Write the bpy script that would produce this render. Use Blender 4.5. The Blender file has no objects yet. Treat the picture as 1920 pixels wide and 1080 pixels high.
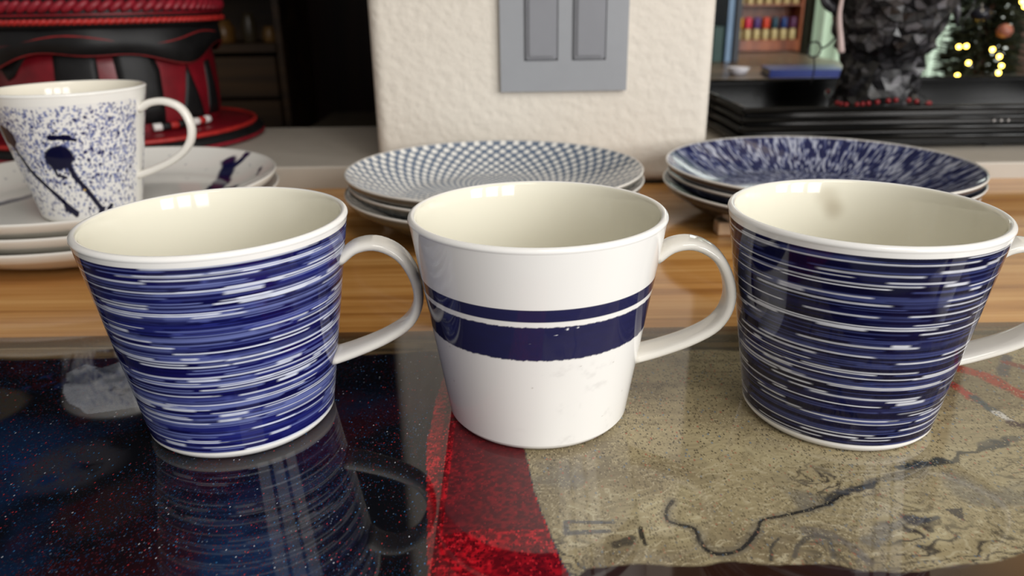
import bpy, bmesh, math, random
import numpy as np
from mathutils import Vector, Matrix

S = bpy.context.scene
COL = S.collection
R = math.radians

# ------------------------------------------------------------------ camera
cam_d = bpy.data.cameras.new('camera')
cam = bpy.data.objects.new('camera', cam_d)
COL.objects.link(cam)
cam_d.sensor_width = 36.0
cam_d.lens = 1421.13 / 1920 * 36.0
cam_d.clip_start = 0.01
cam.matrix_world = (Matrix.Translation((0, 0, 0.17251)) @ Matrix.Rotation(R(90 - 20.938), 4, 'X')
                    @ Matrix.Rotation(R(-0.8807), 4, 'Z'))
cam_d.dof.use_dof = True
cam_d.dof.focus_distance = 0.295
cam_d.dof.aperture_fstop = 11
S.camera = cam

# ------------------------------------------------------------------ world, lights, exposure
w = bpy.data.worlds.new('world'); S.world = w; w.use_nodes = True
bgn = w.node_tree.nodes['Background']
bgn.inputs[0].default_value = (0.97, 0.95, 0.93, 1)
bgn.inputs[1].default_value = 0.25

def area(name, loc, target, sx, sy, power, col=(1, 1, 1)):
    l = bpy.data.lights.new(name, 'AREA'); l.shape = 'RECTANGLE'; l.size = sx; l.size_y = sy
    l.energy = power; l.color = col
    o = bpy.data.objects.new(name, l); COL.objects.link(o); o.location = loc
    o.rotation_euler = (Vector(target) - Vector(loc)).to_track_quat('-Z', 'Y').to_euler()
    return o
# daylight through the panes of the kitchen window, behind the camera to the right
for i in range(3):
    a = R(28 + i * 17)
    area('window_daylight', (2.1 * math.sin(a), 0.35 - 2.1 * math.cos(a), 0.62), (0.05, 0.35, 0.02), 0.46, 0.95, 15.5, (1, .99, .975))
# kitchen ceiling lamp above and behind
area('ceiling_lamp', (0.35, -0.6, 1.35), (0, 0.45, 0), 0.6, 0.6, 8.5, (1, .95, .88))
# unseen fill light, added to brighten the bottle rack in the right room
area('rack_fill_light', (.85, 1.06, 1.38), (.75, 2.0, 0), 0.25, 0.15, 11, (1, .9, .75))
S.view_settings.view_transform = 'Standard'
S.view_settings.look = 'None'
S.view_settings.exposure = 0.0
S.view_settings.gamma = 1.0
S.view_settings.use_curve_mapping = False

# ------------------------------------------------------------------ helpers
def lin(c):
    c = np.asarray(c, float) / 255.0
    return np.where(c <= .04045, c / 12.92, ((c + .055) / 1.055) ** 2.4)
def L4(*c): return (*lin(c).tolist(), 1.0)

def mat(name, col, rough=.5, metal=0.0, coat=0.0, spec=.5, emit=None, estr=0.0):
    m = bpy.data.materials.new(name); m.use_nodes = True
    b = m.node_tree.nodes['Principled BSDF']
    b.inputs['Base Color'].default_value = L4(*col)
    b.inputs['Roughness'].default_value = rough
    b.inputs['Metallic'].default_value = metal
    b.inputs['Coat Weight'].default_value = coat
    b.inputs['Coat Roughness'].default_value = .04
    b.inputs['Specular IOR Level'].default_value = spec
    if emit:
        b.inputs['Emission Color'].default_value = L4(*emit)
        b.inputs['Emission Strength'].default_value = estr
    return m
def nodes(m):
    nt = m.node_tree
    return nt, nt.nodes, nt.links, nt.nodes['Principled BSDF']
def N(m, t, **kw):
    n = m.node_tree.nodes.new(t)
    for k, v in kw.items():
        if k.startswith('i_'): n.inputs[k[2:].replace('_', ' ')].default_value = v
        else: setattr(n, k, v)
    return n
def vary(m, scale, amount, stretch=(1, 1, 1), bump=0.0, dist=.001, detail=4):
    """fine colour variation and relief"""
    nt, nn, lk, b = nodes(m)
    tc = N(m, 'ShaderNodeTexCoord'); mp = N(m, 'ShaderNodeMapping'); mp.inputs['Scale'].default_value = stretch
    nz = N(m, 'ShaderNodeTexNoise'); nz.inputs['Scale'].default_value = scale; nz.inputs['Detail'].default_value = detail
    lk.new(tc.outputs['Object'], mp.inputs[0]); lk.new(mp.outputs[0], nz.inputs['Vector'])
    base = tuple(b.inputs['Base Color'].default_value)
    rp = N(m, 'ShaderNodeValToRGB')
    rp.color_ramp.elements[0].position = .3; rp.color_ramp.elements[1].position = .7
    rp.color_ramp.elements[0].color = tuple(max(0, c * (1 - amount)) for c in base[:3]) + (1,)
    rp.color_ramp.elements[1].color = tuple(min(1, c * (1 + amount)) for c in base[:3]) + (1,)
    lk.new(nz.outputs[0], rp.inputs[0]); lk.new(rp.outputs[0], b.inputs['Base Color'])
    if bump:
        bp = N(m, 'ShaderNodeBump'); bp.inputs['Strength'].default_value = bump; bp.inputs['Distance'].default_value = dist
        lk.new(nz.outputs[0], bp.inputs['Height']); lk.new(bp.outputs[0], b.inputs['Normal'])
    return m
def attr_mat(name, rough=.06, attr='Col'):
    m = mat(name, (255, 255, 255), rough)
    nt, nn, lk, b = nodes(m)
    a = N(m, 'ShaderNodeVertexColor', layer_name=attr)
    lk.new(a.outputs[0], b.inputs['Base Color'])
    return m

def tag(o, label=None, cat=None, group=None, kind=None):
    if label: o['label'] = label
    if cat: o['category'] = cat
    if group: o['group'] = group
    if kind: o['kind'] = kind
    return o
def empty(name, loc=(0, 0, 0), rz=0.0):
    o = bpy.data.objects.new(name, None); COL.objects.link(o)
    o.location = loc; o.rotation_euler = (0, 0, rz); o.empty_display_size = .01
    return o
def obj(name, me, m=None, parent=None, loc=(0, 0, 0), rz=0.0):
    o = bpy.data.objects.new(name, me); COL.objects.link(o)
    o.location = loc; o.rotation_euler = (0, 0, rz)
    if m is not None and not me.materials: me.materials.append(m)
    if parent: o.parent = parent
    return o
def mesh_np(name, V, Q, smooth=True, col=None, extra=None):
    """quads mesh from arrays; col: per-vertex linear rgb"""
    me = bpy.data.meshes.new(name)
    V = np.asarray(V, np.float32); Q = np.asarray(Q, np.int32)
    k = Q.shape[1]
    me.vertices.add(len(V)); me.vertices.foreach_set('co', V.ravel())
    me.loops.add(Q.size); me.loops.foreach_set('vertex_index', Q.ravel())
    me.polygons.add(len(Q)); me.polygons.foreach_set('loop_start', np.arange(0, Q.size, k, dtype=np.int32))
    me.polygons.foreach_set('use_smooth', np.full(len(Q), smooth))
    me.update(calc_edges=True); me.validate()
    for nm, c in (('Col', col), ('Mask', extra)):
        if c is not None:
            a = me.color_attributes.new(nm, 'FLOAT_COLOR', 'POINT')
            a.data.foreach_set('color', np.c_[c, np.ones(len(c))].astype(np.float32).ravel())
    return me
def grid_quads(nr, nc, wrap):
    i = np.arange(nr - 1)[:, None]; j = np.arange(nc if wrap else nc - 1)[None]
    a = i * nc + j; b = i * nc + (j + 1) % nc
    return np.stack([a, b, b + nc, a + nc], -1).reshape(-1, 4)
def lathe(name, prof, n=64, smooth=True, col=None, flip=False):
    """prof (r,z) list; col None or array (rows,n,3)"""
    prof = np.asarray(prof, float); t = np.arange(n) / n * 2 * np.pi
    V = np.stack([prof[:, 0:1] * np.cos(t), prof[:, 0:1] * np.sin(t), np.repeat(prof[:, 1:2], n, 1)], -1).reshape(-1, 3)
    Q = grid_quads(len(prof), n, True)
    if flip: Q = Q[:, ::-1]
    return mesh_np(name, V, Q, smooth, None if col is None else col.reshape(-1, 3))
def bm_mesh(name, bm, smooth=False):
    me = bpy.data.meshes.new(name); bm.to_mesh(me); bm.free()
    if smooth: me.polygons.foreach_set('use_smooth', [True] * len(me.polygons))
    return me
def bm_box(bm, x0, x1, y0, y1, z0, z1):
    r = bmesh.ops.create_cube(bm, size=1.0)
    for v in r['verts']:
        v.co = Vector(((x0 + x1) / 2 + v.co.x * (x1 - x0), (y0 + y1) / 2 + v.co.y * (y1 - y0), (z0 + z1) / 2 + v.co.z * (z1 - z0)))
    return r['verts']
def box(name, x0, x1, y0, y1, z0, z1, m, parent=None, bevel=0.0, seg=2, smooth=False):
    """box object; origin at its base centre"""
    bm = bmesh.new(); cx, cy = (x0 + x1) / 2, (y0 + y1) / 2
    bm_box(bm, x0 - cx, x1 - cx, y0 - cy, y1 - cy, 0, z1 - z0)
    if bevel: bmesh.ops.bevel(bm, geom=bm.edges[:], offset=bevel, segments=seg, affect='EDGES', profile=.5)
    return obj(name, bm_mesh(name, bm, smooth), m, parent, (cx, cy, z0))
def tube(name, pts, radius, n=12, closed=False, flat=None, cap=True):
    """sweep; radius float or list; flat=(axis vector, half width, half thickness) gives a strap"""
    P = np.asarray(pts, float); k = len(P)
    rad = np.full(k, radius) if np.isscalar(radius) else np.asarray(radius)
    T = np.gradient(P, axis=0)
    if closed: T = np.roll(P, -1, 0) - np.roll(P, 1, 0)
    T /= np.linalg.norm(T, axis=1, keepdims=True) + 1e-12
    if flat is not None: A = np.repeat(np.asarray(flat[0], float)[None], k, 0)
    else:
        up = np.array([0, 0, 1.]) if abs(T[:, 2]).mean() < .8 else np.array([1., 0, 0]); A = np.repeat(up[None], k, 0)
    A = A - (A * T).sum(1, keepdims=True) * T; A /= np.linalg.norm(A, axis=1, keepdims=True) + 1e-12
    B = np.cross(T, A); t = np.arange(n) / n * 2 * np.pi
    ca, sa = np.cos(t), np.sin(t)
    if flat is not None:
        e = .55
        ca = np.sign(ca) * abs(ca) ** e; sa = np.sign(sa) * abs(sa) ** .9
        W, H = np.asarray(flat[1]) * np.ones(k), np.asarray(flat[2]) * np.ones(k)
        V = P[:, None] + A[:, None] * (ca[None, :, None] * W[:, None, None]) + B[:, None] * (sa[None, :, None] * H[:, None, None])
    else:
        V = P[:, None] + rad[:, None, None] * (A[:, None] * ca[None, :, None] + B[:, None] * sa[None, :, None])
    Q = grid_quads(k, n, True)
    if closed:
        j = np.arange(n); a = (k - 1) * n
        Q = np.r_[Q, np.stack([a + j, a + (j + 1) % n, (j + 1) % n, j], -1)]
    V = V.reshape(-1, 3)
    if cap and not closed:
        V = np.r_[V, P[:1], P[-1:]]; c0, c1 = len(V) - 2, len(V) - 1; j = np.arange(n); a = (k - 1) * n
        Q = np.r_[Q, np.stack([(j + 1) % n, j, np.full(n, c0), np.full(n, c0)], -1)]
        me = bpy.data.meshes.new(name)
        faces = [tuple(q) for q in Q[:-n].tolist()] + [((i + 1) % n, i, c0) for i in range(n)] + [(a + i, a + (i + 1) % n, c1) for i in range(n)]
        me.from_pydata(V.tolist(), [], faces); me.polygons.foreach_set('use_smooth', [True] * len(me.polygons)); me.update()
        return me
    return mesh_np(name, V, Q, True)
def spline(pts, n):
    """Catmull-Rom through pts"""
    P = np.asarray(pts, float); P = np.r_[[2 * P[0] - P[1]], P, [2 * P[-1] - P[-2]]]
    m = len(P) - 3; out = []
    for u in np.linspace(0, m - 1e-6, n):
        i = int(u); f = u - i; a, b, c, d = P[i:i + 4]
        out.append(.5 * (2 * b + (c - a) * f + (2 * a - 5 * b + 4 * c - d) * f * f + (3 * b - a - 3 * c + d) * f ** 3))
    return np.array(out)
def hsh(i, j, s):
    v = np.sin(i * 127.1 + j * 311.7 + s * 74.7) * 43758.5453
    return v - np.floor(v)
def vnoise(x, y, s=0, wrapx=None):
    xi, yi = np.floor(x), np.floor(y); fx, fy = x - xi, y - yi
    fx, fy = fx * fx * (3 - 2 * fx), fy * fy * (3 - 2 * fy)
    w = (lambda a: np.mod(a, wrapx)) if wrapx else (lambda a: a)
    a, b = hsh(w(xi), yi, s), hsh(w(xi + 1), yi, s); c, d = hsh(w(xi), yi + 1, s), hsh(w(xi + 1), yi + 1, s)
    return (a * (1 - fx) + b * fx) * (1 - fy) + (c * (1 - fx) + d * fx) * fy
def fbm(x, y, s=0, o=4):
    r = 0; a = .5
    for k in range(o): r = r + a * vnoise(x * 2 ** k, y * 2 ** k, s + k); a *= .5
    return r
def sstep(a, b, x):
    t = np.clip((x - a) / (b - a), 0, 1); return t * t * (3 - 2 * t)
def inpoly(X, Y, poly):
    ins = np.zeros(X.shape, bool); n = len(poly)
    for i in range(n):
        (x0, y0), (x1, y1) = poly[i], poly[(i + 1) % n]
        c = ((y0 > Y) != (y1 > Y)) & (X < (x1 - x0) * (Y - y0) / ((y1 - y0) if y1 != y0 else 1e-9) + x0)
        ins ^= c
    return ins
def dseg(X, Y, pts):
    d = np.full(X.shape, 9.)
    for (x0, y0), (x1, y1) in zip(pts[:-1], pts[1:]):
        vx, vy = x1 - x0, y1 - y0; t = np.clip(((X - x0) * vx + (Y - y0) * vy) / (vx * vx + vy * vy + 1e-12), 0, 1)
        d = np.minimum(d, np.hypot(X - x0 - t * vx, Y - y0 - t * vy))
    return d
def mix(c, col, a):
    return c + (np.asarray(col) - c) * np.asarray(a)[..., None]

# ------------------------------------------------------------------ materials
M = {}
def wood(name, c0, c1, c2, sc=26, rough=.12, coat=0.0, stretch=(.05, 1, 1)):
    m = mat(name, c1, rough, coat=coat); nt, nn, lk, b = nodes(m)
    tc = N(m, 'ShaderNodeTexCoord'); mp = N(m, 'ShaderNodeMapping'); mp.inputs['Scale'].default_value = stretch
    n1 = N(m, 'ShaderNodeTexNoise'); n1.inputs['Scale'].default_value = sc; n1.inputs['Detail'].default_value = 6; n1.inputs['Distortion'].default_value = .6
    n2 = N(m, 'ShaderNodeTexNoise'); n2.inputs['Scale'].default_value = sc * 5; n2.inputs['Detail'].default_value = 4
    lk.new(tc.outputs['Object'], mp.inputs[0]); lk.new(mp.outputs[0], n1.inputs['Vector']); lk.new(mp.outputs[0], n2.inputs['Vector'])
    ad = N(m, 'ShaderNodeMath', operation='MULTIPLY_ADD'); ad.inputs[1].default_value = .45
    lk.new(n2.outputs[0], ad.inputs[0]); lk.new(n1.outputs[0], ad.inputs[2])
    rp = N(m, 'ShaderNodeValToRGB'); e = rp.color_ramp.elements
    e[0].position = .52; e[0].color = L4(*c0); e[1].position = .92; e[1].color = L4(*c2)
    x = e.new(.7); x.color = L4(*c1)
    lk.new(ad.outputs[0], rp.inputs[0]); lk.new(rp.outputs[0], b.inputs['Base Color'])
    return m
M['pine'] = wood('varnished_pine', (162, 108, 52), (194, 138, 74), (216, 166, 102), 70, .1, stretch=(.03, 1, 1))
M['plaster'] = mat('plaster', (222, 214, 201), .75)
def plaster(m):
    nt, nn, lk, b = nodes(m)
    tc = N(m, 'ShaderNodeTexCoord'); n1 = N(m, 'ShaderNodeTexNoise'); n1.inputs['Scale'].default_value = 190; n1.inputs['Detail'].default_value = 3
    n2 = N(m, 'ShaderNodeTexVoronoi'); n2.inputs['Scale'].default_value = 110; n2.feature = 'SMOOTH_F1'
    lk.new(tc.outputs['Object'], n1.inputs['Vector']); lk.new(tc.outputs['Object'], n2.inputs['Vector'])
    ad = N(m, 'ShaderNodeMath', operation='ADD'); lk.new(n1.outputs[0], ad.inputs[0]); lk.new(n2.outputs[0], ad.inputs[1])
    bp = N(m, 'ShaderNodeBump'); bp.inputs['Strength'].default_value = .5; bp.inputs['Distance'].default_value = .0017
    lk.new(ad.outputs[0], bp.inputs['Height']); lk.new(bp.outputs[0], b.inputs['Normal'])
plaster(M['plaster'])
M['sill'] = vary(mat('sill_paint', (180, 172, 160), .5), 40, .03)
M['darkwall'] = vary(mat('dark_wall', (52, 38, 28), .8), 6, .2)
M['paleroom'] = vary(mat('pale_wall', (196, 196, 186), .8), 6, .05)
M['ceil'] = vary(mat('ceiling_paint', (210, 205, 196), .8), 10, .03)
M['tilefloor'] = vary(mat('floor_tile', (120, 98, 78), .4), 5, .12)
M['glaze'] = vary(mat('cream_glaze', (230, 226, 217), .07), 30, .015)
M['painted'] = attr_mat('painted_glaze', .07)
M['plate'] = attr_mat('painted_plate_glaze', .09)
for k in ('painted', 'plate'): M[k].node_tree.nodes['Principled BSDF'].inputs['Specular IOR Level'].default_value = .42
M['switch'] = vary(mat('grey_switch_plastic', (150, 152, 156), .38), 60, .02)
M['rocker'] = vary(mat('grey_rocker_plastic', (136, 137, 142), .3), 60, .02)
M['black'] = vary(mat('black_lacquer', (6, 6, 6), .16, spec=.3), 30, .3)
M['blackhead'] = vary(mat('black_shard_glaze', (58, 57, 62), .3), 55, .6)
def shards(m):
    nt, nn, lk, b = nodes(m)
    tc = N(m, 'ShaderNodeTexCoord'); v = N(m, 'ShaderNodeTexVoronoi'); v.inputs['Scale'].default_value = 85
    e = N(m, 'ShaderNodeTexVoronoi', feature='DISTANCE_TO_EDGE'); e.inputs['Scale'].default_value = 85
    for x in (v, e): lk.new(tc.outputs['Object'], x.inputs['Vector'])
    sp = N(m, 'ShaderNodeSeparateColor'); lk.new(v.outputs['Color'], sp.inputs[0])
    rp = N(m, 'ShaderNodeValToRGB'); k = rp.color_ramp.elements
    k[0].position = .2; k[0].color = L4(26, 26, 28); k[1].position = 1; k[1].color = L4(96, 94, 98); y = k.new(.7); y.color = L4(52, 51, 54)
    lk.new(sp.outputs[0], rp.inputs[0])
    lt = N(m, 'ShaderNodeMath', operation='GREATER_THAN'); lt.inputs[1].default_value = .05; lk.new(e.outputs['Distance'], lt.inputs[0])
    mx = N(m, 'ShaderNodeMix', data_type='RGBA'); mx.inputs[6].default_value = L4(8, 8, 9)
    lk.new(lt.outputs[0], mx.inputs[0]); lk.new(rp.outputs[0], mx.inputs[7]); lk.new(mx.outputs[2], b.inputs['Base Color'])
    return m
M['shard'] = shards(mat('black_mosaic_shards', (40, 40, 42), .3))
M['leather_red'] = vary(mat('red_leather', (112, 14, 26), .38), 50, .25, bump=.3)
M['leather_black'] = vary(mat('black_leather', (20, 19, 20), .5, spec=.3), 50, .3, bump=.35)
M['cord_red'] = vary(mat('red_cord', (164, 34, 30), .5), 120, .25)
M['cord_crimson'] = vary(mat('crimson_cord', (130, 18, 34), .5), 120, .25)
M['cord_dark'] = vary(mat('dark_red_cord', (122, 24, 26), .6), 120, .3)
M['bead_white'] = vary(mat('white_bead', (225, 220, 215), .35), 80, .04)
M['bead_blue'] = vary(mat('blue_tassel', (30, 60, 170), .5), 120, .2)

# ------------------------------------------------------------------ the setting
def struct(o): o['kind'] = 'structure'; return o
YW = .7326; YB = .98; ZS = .019
struct(box('floor', -3.4, 3.4, -.6, 4.2, -1.12, -1.07, M['tilefloor']))
struct(box('wall_counter_base', -1.5, 1.5, .25, YB, -1.07, -.04, M['plaster']))
struct(box('wall_pillar', -.1285, .1915, YW, YB, .0, 1.4, M['plaster'], bevel=.013, seg=6, smooth=True))
# sill on both sides of the pillar
struct(box('trim_1', -1.5, -.1285, YW, YB, -.04, ZS + .003, M['sill'], bevel=.002))
struct(box('trim_2', .1915, 1.5, YW, 1.14, -.04, ZS - .003, M['sill'], bevel=.002))
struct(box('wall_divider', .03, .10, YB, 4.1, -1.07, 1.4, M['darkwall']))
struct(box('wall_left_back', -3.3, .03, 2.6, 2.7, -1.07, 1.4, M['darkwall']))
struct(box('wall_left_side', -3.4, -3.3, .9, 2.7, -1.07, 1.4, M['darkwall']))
struct(box('ceiling', -3.4, 3.4, YW, 4.2, 1.4, 1.45, M['ceil']))
struct(box('wall_left_near', -3.4, -1.5, YW, YB, -1.07, 1.4, M['plaster']))
struct(box('wall_right_near', 1.5, 3.4, YW, YB, -1.07, 1.4, M['plaster']))
struct(box('wall_header', -1.5, 1.5, YW, YB, .95, 1.4, M['plaster']))
struct(box('wall_right_back', .10, 3.3, 2.75, 2.85, -1.07, 1.4, M['paleroom']))
struct(box('wall_right_side', 3.3, 3.4, .98, 2.85, -1.07, 1.4, M['paleroom']))

# ------------------------------------------------------------------ counter: pine boards + painted resin front
YR = .386
counter = empty('bar_counter', (0, .4, -.04))
tag(counter, 'glossy pine bar counter with a painted resin strip along its front', 'counter')
ws = box('pine_top', -1.5, 1.5, YR, YW, -.04, 0.0, M['pine'], counter); ws.location -= counter.location
tag(ws, 'varnished pine top with straight horizontal grain')

rng = np.random.default_rng(5)
def resin_mesh():
    x0, x1, y0, y1 = -.31, .31, .15, YR
    nx, ny = 1000, 390
    X, Y = np.meshgrid(np.linspace(x0, x1, nx), np.linspace(y0, y1, ny))
    wx = X + .004 * (fbm(X * 60, Y * 60, 1) - .5); wy = Y + .004 * (fbm(X * 60, Y * 60, 9) - .5)
    C = np.zeros(X.shape + (3,)); K = np.zeros(X.shape + (3,))
    # dark glittering ground
    C[:] = lin((13, 14, 19)); K[..., 0] = 1
    n = fbm(X * 22, Y * 22, 3)
    C = mix(C, lin((16, 38, 70)), sstep(.40, .62, n) * .9 * sstep(.34, .24, Y))
    C = mix(C, lin((40, 14, 20)), sstep(.52, .66, fbm(X * 26 + 9, Y * 26, 17)) * .7)
    C = mix(C, lin((26, 50, 96)), sstep(.012, .004, np.hypot((X + .228) / 1.1, Y - .331)) * sstep(.35, .6, fbm(X * 160, Y * 160, 4)))
    C = mix(C, lin((24, 40, 84)), sstep(.006, .001, dseg(wx, wy, [(-.215, .248), (-.199, .262)])) * sstep(.3, .6, fbm(X * 170, Y * 170, 14)))
    # two dim round stains and a pale cloud
    C = mix(C, lin((46, 45, 50)), sstep(.024, .013, np.hypot(wx + .177, (wy - .259) * 1.05)) * .8 * sstep(.2, .5, fbm(X * 120, Y * 120, 15)))
    C = mix(C, lin((52, 48, 42)), sstep(.022, .016, np.hypot(wx + .245, wy - .306)))
    C = mix(C, lin((34, 31, 32)), sstep(.022, .010, np.hypot(wx + .150, (wy - .232))) * .5 * sstep(.2, .5, fbm(X * 120, Y * 120, 16)))
    blob = [(-.2158, .3213), (-.2239, .3408), (-.22, .3513), (-.2092, .3461), (-.2017, .3531), (-.17, .3495), (-.1588, .3071), (-.1806, .3036), (-.1934, .3002), (-.2067, .3093)]
    mk = inpoly(wx, wy, blob).astype(float)
    g = fbm(X * 130, Y * 130, 12)
    C = mix(C, lin((108, 112, 120)) * (.6 + .75 * g[..., None]), mk * sstep(.3, .5, g + .18))
    C = mix(C, lin((22, 32, 52)), mk * sstep(.012, .004, np.hypot(wx + .2105, wy - .337)))
    K[..., 0] *= 1 - .7 * mk
    # red wedge
    red = [(-.0337, .3402), (-.036, .3031), (-.0365, .2721), (-.0339, .2458), (-.0282, .1939), (-.025, .13), (.034, .13), (.0166, .1929), (.0116, .2137), (.0068, .2381), (.0044, .2631), (-.004, .30), (-.022, .3402)]
    rx = X + .0012 * (fbm(X * 200, Y * 200, 21) - .5)
    rd = inpoly(rx, Y, red).astype(float)
    rn = fbm(X * 700, Y * 700, 31)
    dpt = fbm(X * 40 + 3, Y * 40, 33)
    rc = mix(np.broadcast_to(lin((92, 10, 16)), C.shape), lin((196, 22, 34)), sstep(.30, .75, rn) * (.35 + .65 * sstep(.25, .6, dpt)))
    C = mix(C, rc, rd)
    # smooth maroon area with straight edges
    mar = [(-.0255, .288), (-.004, .30), (.0044, .2631), (.0068, .2381), (.0105, .2155), (-.0105, .2165), (-.0255, .2135)]
    mm = inpoly(X, Y, mar).astype(float)
    C = mix(C, lin((70, 26, 30)), mm * .72)
    K[..., 0] *= 1 - rd; K[..., 2] = rd * (1 - .75 * mm)
    dl = dseg(X, Y, [(-.030, .30), (-.0285, .2458), (-.0262, .1939)])
    C = mix(C, lin((40, 18, 20)), sstep(.0016, .0006, dl) * .7 * rd)
    # stone coloured field
    edge = np.interp(Y, [.13, .1929, .2137, .2381, .2631, .30, .3402, .386], [.034, .0166, .0116, .0068, .0044, -.004, -.022, -.030])
    be = sstep(0, .0006, rx - edge)
    sw = fbm(X * 28 + 1.6 * fbm(X * 30, Y * 30, 41), Y * 46 + 1.6 * fbm(X * 30, Y * 30, 44), 47, 5)
    lines = abs(((sw * 13) % 1) - .5) * 2
    bc = np.broadcast_to(lin((158, 145, 112)), C.shape)
    bc = mix(bc, lin((132, 119, 92)), sstep(.4, .62, fbm(X * 18, Y * 30, 50)))
    bc = mix(bc, lin((178, 166, 130)), sstep(.52, .7, fbm(X * 35 + 5, Y * 35, 55)) * .8)
    low = sstep(.275, .235, Y + .012 * (fbm(X * 30, Y * 30, 58) - .5))
    bc = mix(bc, lin((84, 77, 64)), sstep(.40, .05, lines) * (.26 + .85 * low * sstep(.4, .6, fbm(X * 25, Y * 25, 59))))
    bc = mix(bc, lin((190, 180, 150)), sstep(.82, .98, lines) * .7 * low)
    bc = mix(bc, lin((92, 92, 92)), sstep(.55, .72, fbm(X * 48, Y * 48, 62)) * low * .55)
    streak = fbm(X * 9, Y * 160, 64)
    bc = mix(bc, lin((116, 102, 80)), sstep(.5, .66, streak) * .5 * sstep(.25, .29, Y))
    def vein(pts, wid, col, a=1.0, jag=.002):
        nonlocal bc
        qx = X + jag * (fbm(X * 180, Y * 180, 71) - .5); qy = Y + jag * (fbm(X * 180, Y * 180, 73) - .5)
        wloc = wid * (.5 + 1.1 * fbm(X * 90, Y * 90, 75))
        bc = mix(bc, lin(col), (1 - sstep(.55, 1.1, dseg(qx, qy, pts) / wloc)) * a)
    dk = (38, 38, 38)
    v1 = spline([(.0576, .2304), (.0544, .2258), (.054, .219), (.0616, .2153), (.0622, .2084), (.0641, .2031), (.0691, .202), (.075, .2042), (.0832, .2134), (.0867, .2188), (.0971, .2217), (.1126, .2274), (.1257, .2357), (.1355, .2398)], 60)[:, :2].tolist()
    vein(v1, .0026, (104, 98, 86), .5); vein(v1, .00085, dk, .95, .001)
    vein([(.1126, .2274), (.1257, .2357), (.134, .239)], .0022, dk, .8, .007)
    vein([(.1140, .2300), (.1355, .2410), (.148, .243)], .0024, (70, 72, 74), .5, .006)
    v2 = [(.153, .2508), (.1623, .2528), (.1739, .2547), (.1881, .2611), (.2017, .2674)]
    vein(v2, .0016, (52, 54, 56), .85, .008)
    vein([(.150, .249), (.170, .2535)], .0022, (40, 52, 60), .8, .004); vein([(.190, .264), (.212, .270)], .0024, (74, 74, 74), .7, .008)
    vein([(.0343, .2189), (.0175, .2198), (.0174, .2136), (.0319, .2146)], .0011, (74, 76, 82), .8, .001)
    vein([(.0435, .2158), (.0432, .2116), (.0436, .207)], .0008, (30, 30, 30), .95, .001)
    vein([(.0330, .2065), (.0395, .2095)], .0016, (40, 40, 40), .7, .004)
    vein([(.0913, .1999), (.0941, .205), (.0981, .209), (.1024, .2108), (.1059, .2082), (.1037, .1996)], .0011, (84, 80, 74), .8, .001)
    vein([(.1372, .2187), (.1437, .2178), (.1486, .219)], .0012, (60, 66, 76), .8); vein([(.119, .206), (.128, .214), (.139, .218)], .0036, (96, 94, 92), .6, .004)
    vein([(.10, .2135), (.108, .211), (.112, .204), (.114, .197)], .0022, (104, 98, 92), .7, .003)
    vein([(.083, .199), (.085, .205), (.089, .209)], .0009, (60, 60, 58), .8, .001)
    tri = inpoly(X, Y, [(.1532, .2234), (.1595, .2241), (.1563, .216)]).astype(float)
    bc = mix(bc, lin((62, 58, 58)), tri * .95)
    # painted strokes of red and grey
    vein([(.2177, .3318), (.2253, .3247), (.2289, .3139), (.2338, .302), (.245, .285)], .0050, (150, 62, 48), 1)
    vein([(.2040, .3190), (.2064, .3146), (.2084, .3033)], .0038, (164, 62, 54), 1)
    vein([(.2094, .3038), (.2112, .2885)], .0026, (72, 78, 82), 1); vein([(.2112, .2885), (.2131, .2805)], .0022, (196, 192, 184), 1)
    vein([(.2122, .2796), (.2180, .2773)], .0036, (70, 52, 52), 1); vein([(.2486, .3425), (.2354, .3244)], .0032, (88, 82, 80), 1)
    vein([(.2451, .336), (.2560, .3270)], .0034, (120, 66, 58), 1)
    C = mix(C, bc, be); K *= (1 - be)[..., None]; K[..., 1] = be * (1 - .45 * low)
    # brown live edges, back and front
    band = np.interp(X, [-.4, -.2672, -.2119, -.0892, -.0452, .09, .115, .25, .4], [.3566, .3566, .3572, .3555, .359, .356, .3545, .3575, .356])
    bb = sstep(-.0012, .0018, wy - band)
    bcol = mix(np.broadcast_to(lin((74, 62, 46)), C.shape), lin((112, 94, 68)), sstep(.4, .65, fbm(X * 14, Y * 210, 81)))
    bcol = mix(bcol, lin((128, 84, 44)), sstep(.372, .386, Y) * .55)
    bcol = mix(bcol, lin((150, 134, 108)), sstep(.0012, .0004, abs(Y - .3705 - .0022 * (fbm(X * 40, X * 0, 83) - .5))) * .7 * sstep(-.05, -.1, X))
    C = mix(C, bcol, bb); K *= (1 - .75 * bb)[..., None]
    bot = np.interp(X, [0, .0164, .0228, .0368, .0573, .0715, .0783, .1024, .1113, .1246, .1393, .1526, .1662, .3], [.16, .1906, .1965, .1979, .1964, .1981, .1977, .1972, .1938, .193, .1951, .1973, .1995, .20])
    fb = sstep(.0004, -.0010, wy - bot + .001 * (fbm(X * 160, Y * 160, 85) - .5)) * be
    C = mix(C, mix(np.broadcast_to(lin((44, 26, 18)), C.shape), lin((96, 70, 44)), sstep(.13, .17, X)), fb); K *= (1 - fb)[..., None]
    V = np.stack([X, Y, np.zeros_like(X)], -1).reshape(-1, 3)
    return mesh_np('resin_art', V, grid_quads(ny, nx, False), True, C.reshape(-1, 3), K.reshape(-1, 3)), (x0, x1, y0, y1)
me, (rx0, rx1, ry0, ry1) = resin_mesh()

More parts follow.
